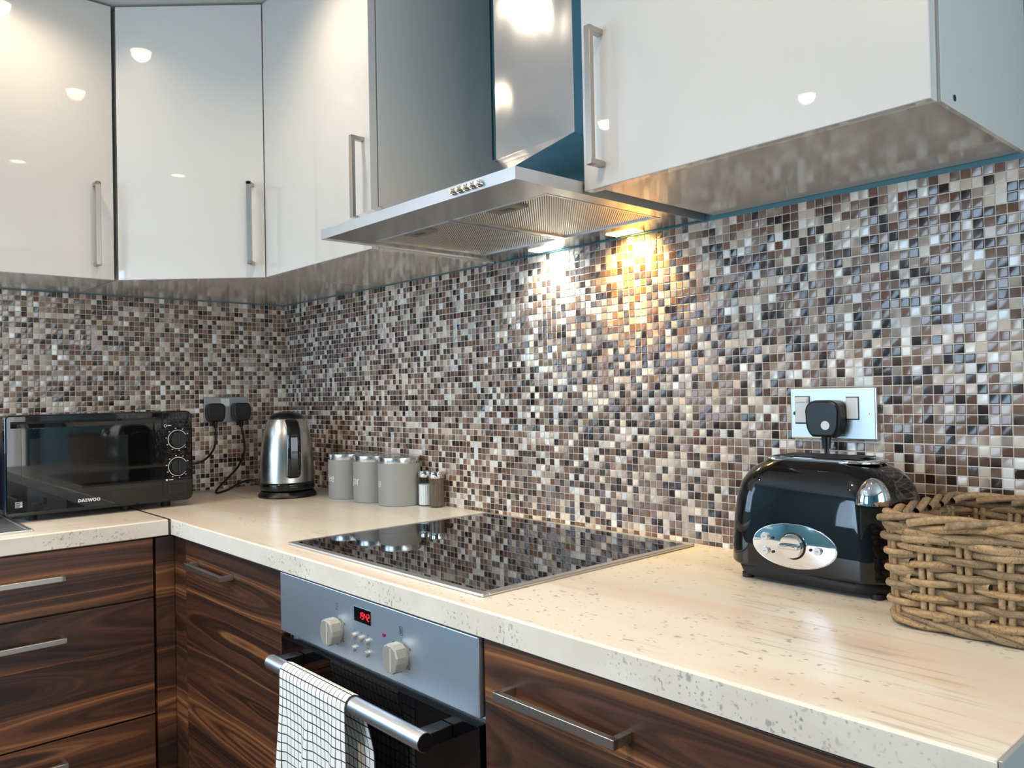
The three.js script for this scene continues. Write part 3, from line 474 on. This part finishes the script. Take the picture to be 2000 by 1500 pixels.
// ---------------------------------------------------------------- canisters, salt and pepper
{
  const R = 0.0568, ch = 0.112;
  const canTex = word => {
    const c = document.createElement('canvas'); c.width = 1024; c.height = 320; const x = c.getContext('2d');
    x.fillStyle = 'rgb(150,148,144)'; x.fillRect(0, 0, 1024, 320); x.fillStyle = 'rgb(228,228,226)'; x.font = '78px sans-serif'; x.textAlign = 'center'; x.textBaseline = 'alphabetic'; x.fillText(word, 512, 176);
    const t = new THREE.CanvasTexture(c); t.colorSpace = THREE.SRGBColorSpace; t.wrapS = THREE.RepeatWrapping; return t;
  };
  const lidM = std({ color: lin(0.7, 0.7, 0.69), metalness: 1, roughness: 0.25 });
  const place = (word, x, z) => {
    const c = thing('storage_canister', { coffee: 'grey lidded canister lettered coffee, next to the kettle', sugar: 'grey lidded canister lettered sugar, in the middle of three', tea: 'grey lidded canister lettered tea, next to the salt shaker' }[word], 'canister', [x, Y0, z], 0, 'grey storage canisters on the worktop');
    const g = lathe([[0, 0], [R - 0.002, 0], [R, 0.002], [R, ch - 0.001], [R - 0.001, ch]], 72); const p = g.attributes.position, uv = g.attributes.uv;
    for (let i = 0; i < uv.count; i++) uv.setXY(i, uv.getX(i), clamp(p.getY(i) / ch));
    const b = part('body', g, std({ map: canTex(word), roughness: 0.55 }), c, 'matt grey painted body'); b.rotation.y = Math.PI - 0.38;      // seam of the lathe is at +z; turn it to the wall, lettering to the room
    part('lid', lathe([[R - 0.004, ch - 0.0005], [R - 0.0015, ch], [R - 0.0012, ch + 0.015], [R - 0.003, ch + 0.017], [0, ch + 0.0172]], 72), lidM, c, 'brushed steel lid');
  };
  place('coffee', 0.533, 0.075); place('sugar', 0.658, 0.067); place('tea', 0.775, 0.061);
  const shaker = (name, label, x, z, fill, level, fm) => {
    const s = thing(name, label, 'shaker', [x, Y0, z]); const r = 0.0212, h = 0.078, flutes = 20;
    const fl = (rad, y0, y1) => { const g = new THREE.CylinderGeometry(rad, rad, y1 - y0, flutes * 4, 1, true), p = g.attributes.position; for (let i = 0; i < p.count; i++) { const a = Math.atan2(p.getZ(i), p.getX(i)), k = 1 - 0.06 * (0.5 + 0.5 * Math.cos(a * flutes)); p.setX(i, p.getX(i) * k); p.setZ(i, p.getZ(i) * k); } g.translate(0, (y0 + y1) / 2, 0); g.computeVertexNormals(); return g; };
    part('glass_body', merge([fl(r, 0.0005, h), new THREE.CircleGeometry(r, 48).rotateX(Math.PI / 2).translate(0, 0.0005, 0)]), phys({ color: lin(0.93, 0.95, 0.94), transmission: 1, thickness: 0, roughness: 0.03, ior: 1.5 }), s);
    part(fill, merge([fl(r - 0.0022, 0.003, level), new THREE.CircleGeometry(r - 0.0024, 40).rotateX(-Math.PI / 2).translate(0, level, 0)]), fm, s);
    part('cap', lathe([[r - 0.004, h - 0.002], [r - 0.0008, h - 0.002], [r - 0.0008, h + 0.0125], [r - 0.002, h + 0.0145], [0, h + 0.0155]], 40), M.chrome, s, 'polished steel cap');
  };
  shaker('salt_shaker', 'fluted glass salt shaker with steel cap, three quarters full of salt', 0.852, 0.029, 'salt', 0.056, std({ color: lin(0.85, 0.86, 0.88), roughness: 0.9 }));
  const pep = tex(128, 128, (u, v) => { const k = vnoise(u * 64, v * 64, 64, 64, 8); return mix3([58, 44, 32], [128, 106, 78], k); });
  shaker('pepper_shaker', 'fluted glass pepper shaker with steel cap, full of ground pepper', 0.8985, 0.0285, 'pepper', 0.076, std({ map: rep(pep, 3, 2), roughness: 0.9 }));
}

// ---------------------------------------------------------------- sockets, plugs and cords
const plateSteel = std({ color: lin(0.58, 0.6, 0.62), metalness: 1, roughness: 0.4 });
function plugGeo() {                                 // local: pins towards -z, cable leaves downwards
  const s = new THREE.Shape(); s.moveTo(-0.016, -0.026); s.lineTo(0.016, -0.026); s.quadraticCurveTo(0.0235, -0.02, 0.0245, -0.006); s.lineTo(0.0255, 0.012); s.quadraticCurveTo(0.024, 0.024, 0.012, 0.0255); s.lineTo(-0.012, 0.0255); s.quadraticCurveTo(-0.024, 0.024, -0.0255, 0.012); s.lineTo(-0.0245, -0.006); s.quadraticCurveTo(-0.0235, -0.02, -0.016, -0.026);
  return merge([extrude(s, 0.02, 0.004, 8).translate(0, 0, 0.005), cyl(0.0062, 0.0085, 0.03, 0, -0.034, 0.014, 20)]);
}
{
  const s = thing('double_socket', 'flat steel double wall socket with two white switches beside the kettle', 'socket', [0.0012, Y0 + 0.2575, 0.218], Math.PI / 2);
  part('plate', box(0.142, 0.082, 0.0075, 0, 0, 0.004, 0.0012), std({ color: lin(0.3, 0.31, 0.32), metalness: 1, roughness: 0.38 }), s);
  for (const k of [-1, 1]) part('switch', box(0.0135, 0.0255, 0.006, -0.0028 + k * 0.0072, 0.0235, 0.009, 0.001), M.white, s, 'white rocker switch');
  for (const [n, z, pts, end, label] of [['power_cord', 0.2586, [[0.021, 0.213, 0.2586], [0.024, 0.175, 0.258], [0.035, 0.13, 0.272], [0.05, 0.098, 0.312], [0.045, 0.088, 0.365], [0.017, 0.083, 0.43], [0.011, 0.08, 0.5]], 0, 'black plug and cord running from the socket to the microwave'], ['power_cord', 0.1732, [[0.021, 0.211, 0.1732], [0.026, 0.17, 0.168], [0.03, 0.125, 0.166], [0.05, 0.075, 0.195], [0.1, 0.045, 0.25], [0.15, 0.012, 0.31], [0.16, 0.006, 0.315], [0.19, 0.014, 0.295], [0.225, 0.04, 0.255], [0.255, 0.042, 0.232], [0.272, 0.02, 0.22]], 0, 'black plug and cord running from the socket to the kettle']]) {
    const c = thing(n, label, 'cord', [0.009, Y0 + 0.249, z], Math.PI / 2);
    part('plug', plugGeo(), M.black, c);
    const cable = part('cable', tube(pts.map(p => [-(p[2] - z), p[1] - 0.249, p[0] - 0.009]), 0.0034, 90, 10), M.black, c);
  }
  const r = thing('cooker_switch_socket', 'brushed steel cooker switch plate with socket above the toaster', 'socket', [1.961, Y0 + 0.2495, 0.0012]);
  const plate = part('plate', box(0.146, 0.086, 0.0105, 0, 0, 0.0052, 0.003), plateSteel, r);
  part('switch', merge([box(0.0232, 0.043, 0.006, -0.0502, 0.006, 0.0115, 0.0015).rotateX(0), box(0.0215, 0.008, 0.006, -0.0502, 0.0228, 0.0145, 0.001)]), M.white, r, 'large white rocker switch');
  part('switch_surround', merge([box(0.0265, 0.047, 0.001, -0.0502, 0.0055, 0.0107), box(0.021, 0.0375, 0.001, 0.0355, 0.0085, 0.0107)]), std({ color: lin(0.05, 0.05, 0.055), roughness: 0.5 }), r);
  part('switch', box(0.018, 0.0345, 0.006, 0.0355, 0.0085, 0.012, 0.0015), M.white, r, 'small white rocker switch');
  for (const x of [-0.0645, 0.0625]) { const sc = part('screw', cyl(0.0034, 0.003, 0.001, x, 0.0, 0.0108, 20, 'z'), M.chrome, r); part('slot', box(0.0012, 0.005, 0.0003, x, 0, 0.0115), M.black, sc); }
  const c = thing('power_cord', 'black plug and cord hanging behind the toaster', 'cord', [1.9585, Y0 + 0.242, 0.0125]);
  part('plug', plugGeo(), M.black, c);
  part('sticker', cyl(0.0072, 0.0072, 0.0004, 0.006, -0.011, 0.0292, 24, 'z'), M.white, c, 'round white sticker');
  part('cable', tube([[0, -0.045, 0.014], [0.001, -0.075, 0.014], [0.003, -0.12, 0.012], [0.006, -0.17, 0.011], [0.01, -0.225, 0.013], [0.02, -0.236, 0.02]], 0.0038, 60, 10), M.black, c);
}

// ---------------------------------------------------------------- toaster
{
  const cx = 2.0, cz = 0.1185, t = thing('toaster', 'glossy black two-slice toaster with an oval chrome control plate', 'toaster', [cx, Y0, cz]);
  const ring = (a, b, r, n = 96) => { const out = []; for (let i = 0; i < n; i++) { const s = i / n * 4, q = Math.floor(s), f = s - q; const cs = [[a - r, b - r], [-(a - r), b - r], [-(a - r), -(b - r)], [a - r, -(b - r)]][q]; const th = (q + f) * Math.PI / 2; out.push([cs[0] + r * Math.cos(th), cs[1] + r * Math.sin(th)]); } return out; };
  const loft = levels => { const n = 96, pos = [], idx = []; levels.forEach(([y, a, b, r, bulge = 0]) => ring(a, b, r, n).forEach(([x, z]) => pos.push(x, y + bulge * (1 - (x / a) ** 2), z))); for (let j = 0; j + 1 < levels.length; j++) for (let i = 0; i < n; i++) { const k = (i + 1) % n, A = j * n + i, B = j * n + k, C = A + n, D = B + n; idx.push(A, C, D, A, D, B); } const top = pos.length / 3, L = levels[levels.length - 1]; pos.push(0, L[0] + (L[4] || 0), 0); for (let i = 0; i < n; i++) idx.push((levels.length - 1) * n + i, top, (levels.length - 1) * n + (i + 1) % n); const g = new THREE.BufferGeometry(); g.setAttribute('position', new THREE.Float32BufferAttribute(pos, 3)); g.setIndex(idx); g.computeVertexNormals(); g.setAttribute('uv', new THREE.Float32BufferAttribute(new Float32Array(pos.length / 3 * 2), 2)); return g; };
  part('base', loft([[0.006, 0.112, 0.068, 0.045], [0.008, 0.118, 0.073, 0.046], [0.026, 0.124, 0.0785, 0.048], [0.0265, 0.1, 0.06, 0.04]]), M.blackMatte, t, 'matt black base');
  const shell = part('shell', loft([[0.024, 0.1295, 0.0815, 0.05], [0.028, 0.132, 0.083, 0.051], [0.06, 0.1315, 0.0825, 0.051], [0.1, 0.1285, 0.08, 0.051], [0.13, 0.1245, 0.077, 0.051], [0.148, 0.119, 0.073, 0.05], [0.162, 0.11, 0.067, 0.048, 0.001], [0.172, 0.099, 0.06, 0.044, 0.002], [0.179, 0.086, 0.052, 0.04, 0.003], [0.1825, 0.072, 0.046, 0.036, 0.004]]), M.blackGloss, t, 'glossy black shell');
  const plate = part('top_plate', loft([[0.1815, 0.088, 0.0465, 0.036, 0.003], [0.1845, 0.089, 0.0475, 0.036, 0.003], [0.186, 0.086, 0.045, 0.035, 0.003]]), M.chrome, t, 'chrome rim around the slots');
  for (const s of [-1, 1]) part('bread_slot', box(0.13, 0.0012, 0.026, 0, 0.189, s * 0.019, 0.0004), M.blackMatte, plate);
  // oval plate on the front
  const oy = 0.0625, oz = 0.0818, ov = part('control_plate', grid(48, 10, (u, v) => { const a = u * 2 * Math.PI, r = v; return [-0.0085 + 0.064 * r * Math.cos(a), oy + 0.0315 * r * Math.sin(a), oz + 0.0016 * (1 - r * r) + 0.0018]; }), M.chrome, t, 'oval chrome plate'); ov.material = M.chromeDouble = std({ color: lin(0.8, 0.8, 0.8), metalness: 1, roughness: 0.05, side: THREE.DoubleSide });
  part('plate_rim', new THREE.TorusGeometry(1, 0.028, 10, 72).scale(0.0645, 0.032, 0.05).translate(-0.0085, oy, oz), M.chrome, ov);
  const dial = part('browning_dial', merge([cyl(0.0185, 0.0165, 0.009, 0, 0, 0.0045, 40, 'z'), box(0.031, 0.0075, 0.011, 0, 0, 0.011, 0.003)]), M.chrome, ov); dial.position.set(-0.008, oy + 0.001, oz + 0.003);
  part('dial_groove', new THREE.TorusGeometry(0.019, 0.0009, 8, 48).translate(0, 0, 0.0008), M.black, dial);
  for (const [x, y] of [[-0.052, 0.0722], [-0.0515, 0.0515], [0.0305, 0.0605]]) { const b = part('push_button', cyl(0.0062, 0.0055, 0.006, 0, 0, 0.003, 24, 'z'), std({ color: lin(0.72, 0.72, 0.72), metalness: 0.7, roughness: 0.25 }), ov); b.position.set(x, y, oz + 0.001); part('symbol', box(0.0046, 0.0007, 0.0003, 0, 0, 0.0061), M.black, b); }
  for (const [x, y] of [[-0.0395, 0.0715], [-0.0395, 0.051], [0.0195, 0.061]]) part('indicator', cyl(0.0021, 0.002, 0.0012, x, y, oz + 0.0042, 16, 'z'), M.blackMatte, ov);
  // lever at the rounded front corner, with its dark guide below
  const la = 58 * Math.PI / 180, lx = 0.079 + 0.0485 * Math.cos(la), lz = 0.031 + 0.0485 * Math.sin(la);
  const lever = new THREE.Group(); lever.name = 'lever'; lever.position.set(lx, 0.132, lz); lever.rotation.y = Math.PI / 2 - la; t.add(lever);
  part('lever_cap', new THREE.SphereGeometry(1, 40, 20, 0, Math.PI * 2, 0, Math.PI / 2).scale(0.0225, 0.036, 0.02), M.chrome, lever, 'chrome half-round lever');
  part('lever_underside', new THREE.CircleGeometry(1, 40).rotateX(Math.PI / 2).scale(0.0225, 1, 0.02), M.steelSoft, lever);
  part('lever_guide', box(0.034, 0.1, 0.004, 0, -0.053, -0.003, 0.0015), M.blackMatte, lever);
  for (const [x, z] of [[-0.1, 0.055], [0.1, 0.055], [-0.1, -0.055], [0.1, -0.055]]) part('foot', cyl(0.009, 0.009, 0.0075, x, 0.0038, z, 16), M.blackMatte, t);
}

// ---------------------------------------------------------------- wicker basket
{
  const x0 = 2.158, x1 = 2.362, z0 = 0.045, z1 = 0.279, Hb = 0.128, cx = (x0 + x1) / 2, cz = (z0 + z1) / 2;
  const t = thing('wicker_basket', 'rectangular grey-brown wicker basket on the worktop beside the toaster', 'basket', [cx, Y0, cz]);
  const r = rng(909), hx = (x1 - x0) / 2, hz = (z1 - z0) / 2, cr = 0.028;
  const wt = s => tex(256, 64, (u, v) => { const a = fbm(u, v, 4, 8, 4, s), b = fbm(u, v, 60, 16, 2, s + 3); const c = mix3([116, 94, 68], [214, 186, 144], clamp(0.1 + 0.85 * a + 0.3 * (b - 0.5))); return b > 0.72 ? mix3(c, [72, 58, 44], 0.5) : c; });
  const mats = [[501, [0.98, 0.92, 0.86]], [523, [0.72, 0.7, 0.7]], [547, [0.9, 0.8, 0.7]], [571, [0.62, 0.6, 0.6]]].map(([s, c]) => std({ map: rep(wt(s), 6, 1), color: lin(...c), roughness: 0.72 }));
  const P = 2 * (2 * hx + 2 * hz - 4 * cr) + 2 * Math.PI * cr;
  const perim = (s, out, flare = 0) => {              // point on the rounded rectangle at arc length s, pushed outwards
    const a = hx + flare, b = hz + flare, sx = 2 * (a - cr), sz = 2 * (b - cr), q = Math.PI / 2 * cr, L = 2 * (sx + sz) + 4 * q; s = ((s / P * L) % L + L) % L;
    const segs = [[sx, 'x', 1], [q, 'c', 0], [sz, 'z', 1], [q, 'c', 1], [sx, 'x', -1], [q, 'c', 2], [sz, 'z', -1], [q, 'c', 3]];
    for (const [len, k, d] of segs) { if (s <= len) {
      if (k === 'x') return [d * (-a + cr + s), d * (b + out), 0, d];
      if (k === 'z') return [d * (a + out), d * (b - cr - s), d, 0];
      const th = [[1, 1, Math.PI / 2], [1, -1, 0], [-1, -1, -Math.PI / 2], [-1, 1, Math.PI]][d], an = th[2] - s / cr; return [th[0] * (a - cr) + (cr + out) * Math.cos(an), th[1] * (b - cr) + (cr + out) * Math.sin(an)];
    } s -= len; }
    return [0, 0];
  };
  const NST = 20, gap = P / NST;
  // pairs of upright stakes
  for (let k = 0; k < NST; k++) for (const d of [-0.0046, 0.0046]) {
    const s = (k + 0.5) * gap + d, a = perim(s, 0), b = perim(s, 0, 0.004);
    part('stake', tube([[a[0], 0.006, a[1]], [(a[0] + b[0]) / 2, 0.06, (a[1] + b[1]) / 2], [b[0], Hb - 0.008, b[1]]], 0.0036 + r() * 0.0006, 12, 8), mats[k % 2 ? 2 : 0], t);
  }
  // weavers in rows, passing before and behind the stakes in turn, laid as rods of several stakes' length
  const ROWSB = 9, rise0 = 0.021, dy = 0.0098;
  for (let j = 0; j < ROWSB; j++) {
    let k0 = Math.floor(r() * 3);
    const endK = k0 + NST;
    while (k0 < endK) {
      const span_ = Math.min(5 + Math.floor(r() * 3), endK - k0), pts = [], rad = 0.0041 + r() * 0.0009;
      for (let q = -0.35; q <= span_ + 0.35; q += 0.25) {
        const s = (k0 + q) * gap, w = -Math.cos(Math.PI * (k0 + q + 0.5 + j)) , hgt = rise0 + j * dy + (r() - 0.5) * 0.0006, tilt = (q / span_ - 0.5) * 0.0035;
        const p = perim(s, 0.0058 * Math.sin(Math.PI * (k0 + q + j)) , 0.004 * hgt / Hb);
        pts.push([p[0], hgt + tilt + 0.0012 * Math.sin(q * 1.7 + j), p[1]]);
      }
      part('weaver', tube(pts, rad, pts.length * 3, 8), mats[(j + k0) % 4], t);
      k0 += span_;
    }
  }
  // closed bands above the weave, plaited rim and foot
  for (let j = 0; j < 3; j++) for (let h = 0; h < 2; h++) { const pts = []; for (let i = 0; i < 46; i++) { const q = h * 0.5 + i / 45 * 0.56; const p = perim(q * P, 0.003 + 0.003 * Math.sin(i * 0.9 + j * 2), 0.004); pts.push([p[0], 0.109 + j * 0.0078 + 0.0022 * Math.sin(i * 0.45 + j * 2.1 + h), p[1]]); } part('border_rod', tube(pts, 0.0048 + r() * 0.0008, 150, 8), mats[(j + h) % 4], t); }
  for (let k = 0; k < NST; k++) { const pts = []; for (let i = 0; i <= 14; i++) { const f = i / 14, s = (k + 0.2 + f * 2.3) * gap, wv = Math.sin(f * Math.PI); const p = perim(s, 0.008 * Math.cos(f * Math.PI * 1.1) + 0.001, 0.005); pts.push([p[0], 0.1285 + 0.0075 * wv, p[1]]); } part('rim_rod', tube(pts, 0.0044 + r() * 0.0007, 30, 8), mats[k % 3], t); }
  for (let h = 0; h < 3; h++) { const pts = []; for (let i = 0; i < 60; i++) { const p = perim(i / 60 * P, 0.004 * Math.sin(i * 0.63 + h * 2.1) + 0.001, -0.001); pts.push([p[0], 0.0098 + 0.0045 * Math.cos(i * 0.63 + h * 2.1), p[1]]); } part('foot_rod', tube(pts, 0.0045, 180, 8, true), mats[h + 1], t); }
  for (let i = 0; i < 18; i++) { const x = -hx + 0.008 + i * (2 * hx - 0.016) / 17; part('bottom_rod', tube([[x, 0.0095, -hz + 0.006], [x, 0.0105, 0], [x, 0.0095, hz - 0.006]], 0.0052, 8, 8), mats[i % 4], t); }
}

// ---------------------------------------------------------------- sink drainer and bottle at the end of the microwave
{
  const s = thing('sink_drainer', 'stainless steel sink drainer edge set in the worktop beside the microwave', 'sink', [0.07, Y0, 0.868]);
  part('drainer_plate', merge([span(0, 0.43, 0.0003, 0.0022, 0.0, 0.42, 0.0008)]), M.steelSoft, s);
  part('raised_edge', merge([span(0.002, 0.428, 0.002, 0.0045, 0.004, 0.012, 0.001), span(0.418, 0.428, 0.002, 0.0045, 0.013, 0.415, 0.001)]), M.steelSoft, s);
  const b = thing('washing_up_bottle', 'dark blue glossy bottle standing beside the microwave on the drainer', 'bottle', [0.2, Y0 + 0.0023, 0.927]);
  part('body', lathe([[0, 0], [0.033, 0], [0.036, 0.006], [0.036, 0.14], [0.03, 0.175], [0.014, 0.195], [0, 0.196]]), phys({ color: lin(0.01, 0.025, 0.11), roughness: 0.12, clearcoat: 1 }), b);
  part('cap', lathe([[0.015, 0.195], [0.015, 0.215], [0.006, 0.222], [0.005, 0.235], [0, 0.236]]), M.black, b);
}

// ---------------------------------------------------------------- ceiling downlights
{
  const ringG = lathe([[0.03, 0], [0.041, 0], [0.0425, 0.0015], [0.041, 0.004], [0.031, 0.004], [0.03, 0.0025]], 40);
  const names = ['in front of the extractor hood', 'above the toaster end of the worktop', 'beside the cabinet above the microwave', 'near the sink window', 'towards the middle of the room', 'over the floor in front of the drawers'];
  DOWNLIGHTS.forEach(([x, z, cd], i) => {
    const d = thing('ceiling_downlight', 'round recessed white ceiling downlight ' + names[i], 'downlight', [x, CEIL - 0.004, z], 0, 'ceiling downlights');
    part('trim_ring', ringG, M.white, d);
    part('lamp_lens', cyl(0.03, 0.03, 0.001, 0, 0.0028, 0, 32), std({ color: 0x333333, emissive: LAMP_WARM, emissiveIntensity: 13 }), d, 'bright warm lamp lens');
    const l = new THREE.SpotLight(LAMP_WARM, cd, 0, 1.3, 1, 2); l.name = 'downlight_beam'; l.position.set(x, CEIL - 0.006, z); l.target.position.set(x, 0, z); l.castShadow = true; l.shadow.radius = 1.4; scene.add(l, l.target);
  });
}

renderer.render(scene, camera);
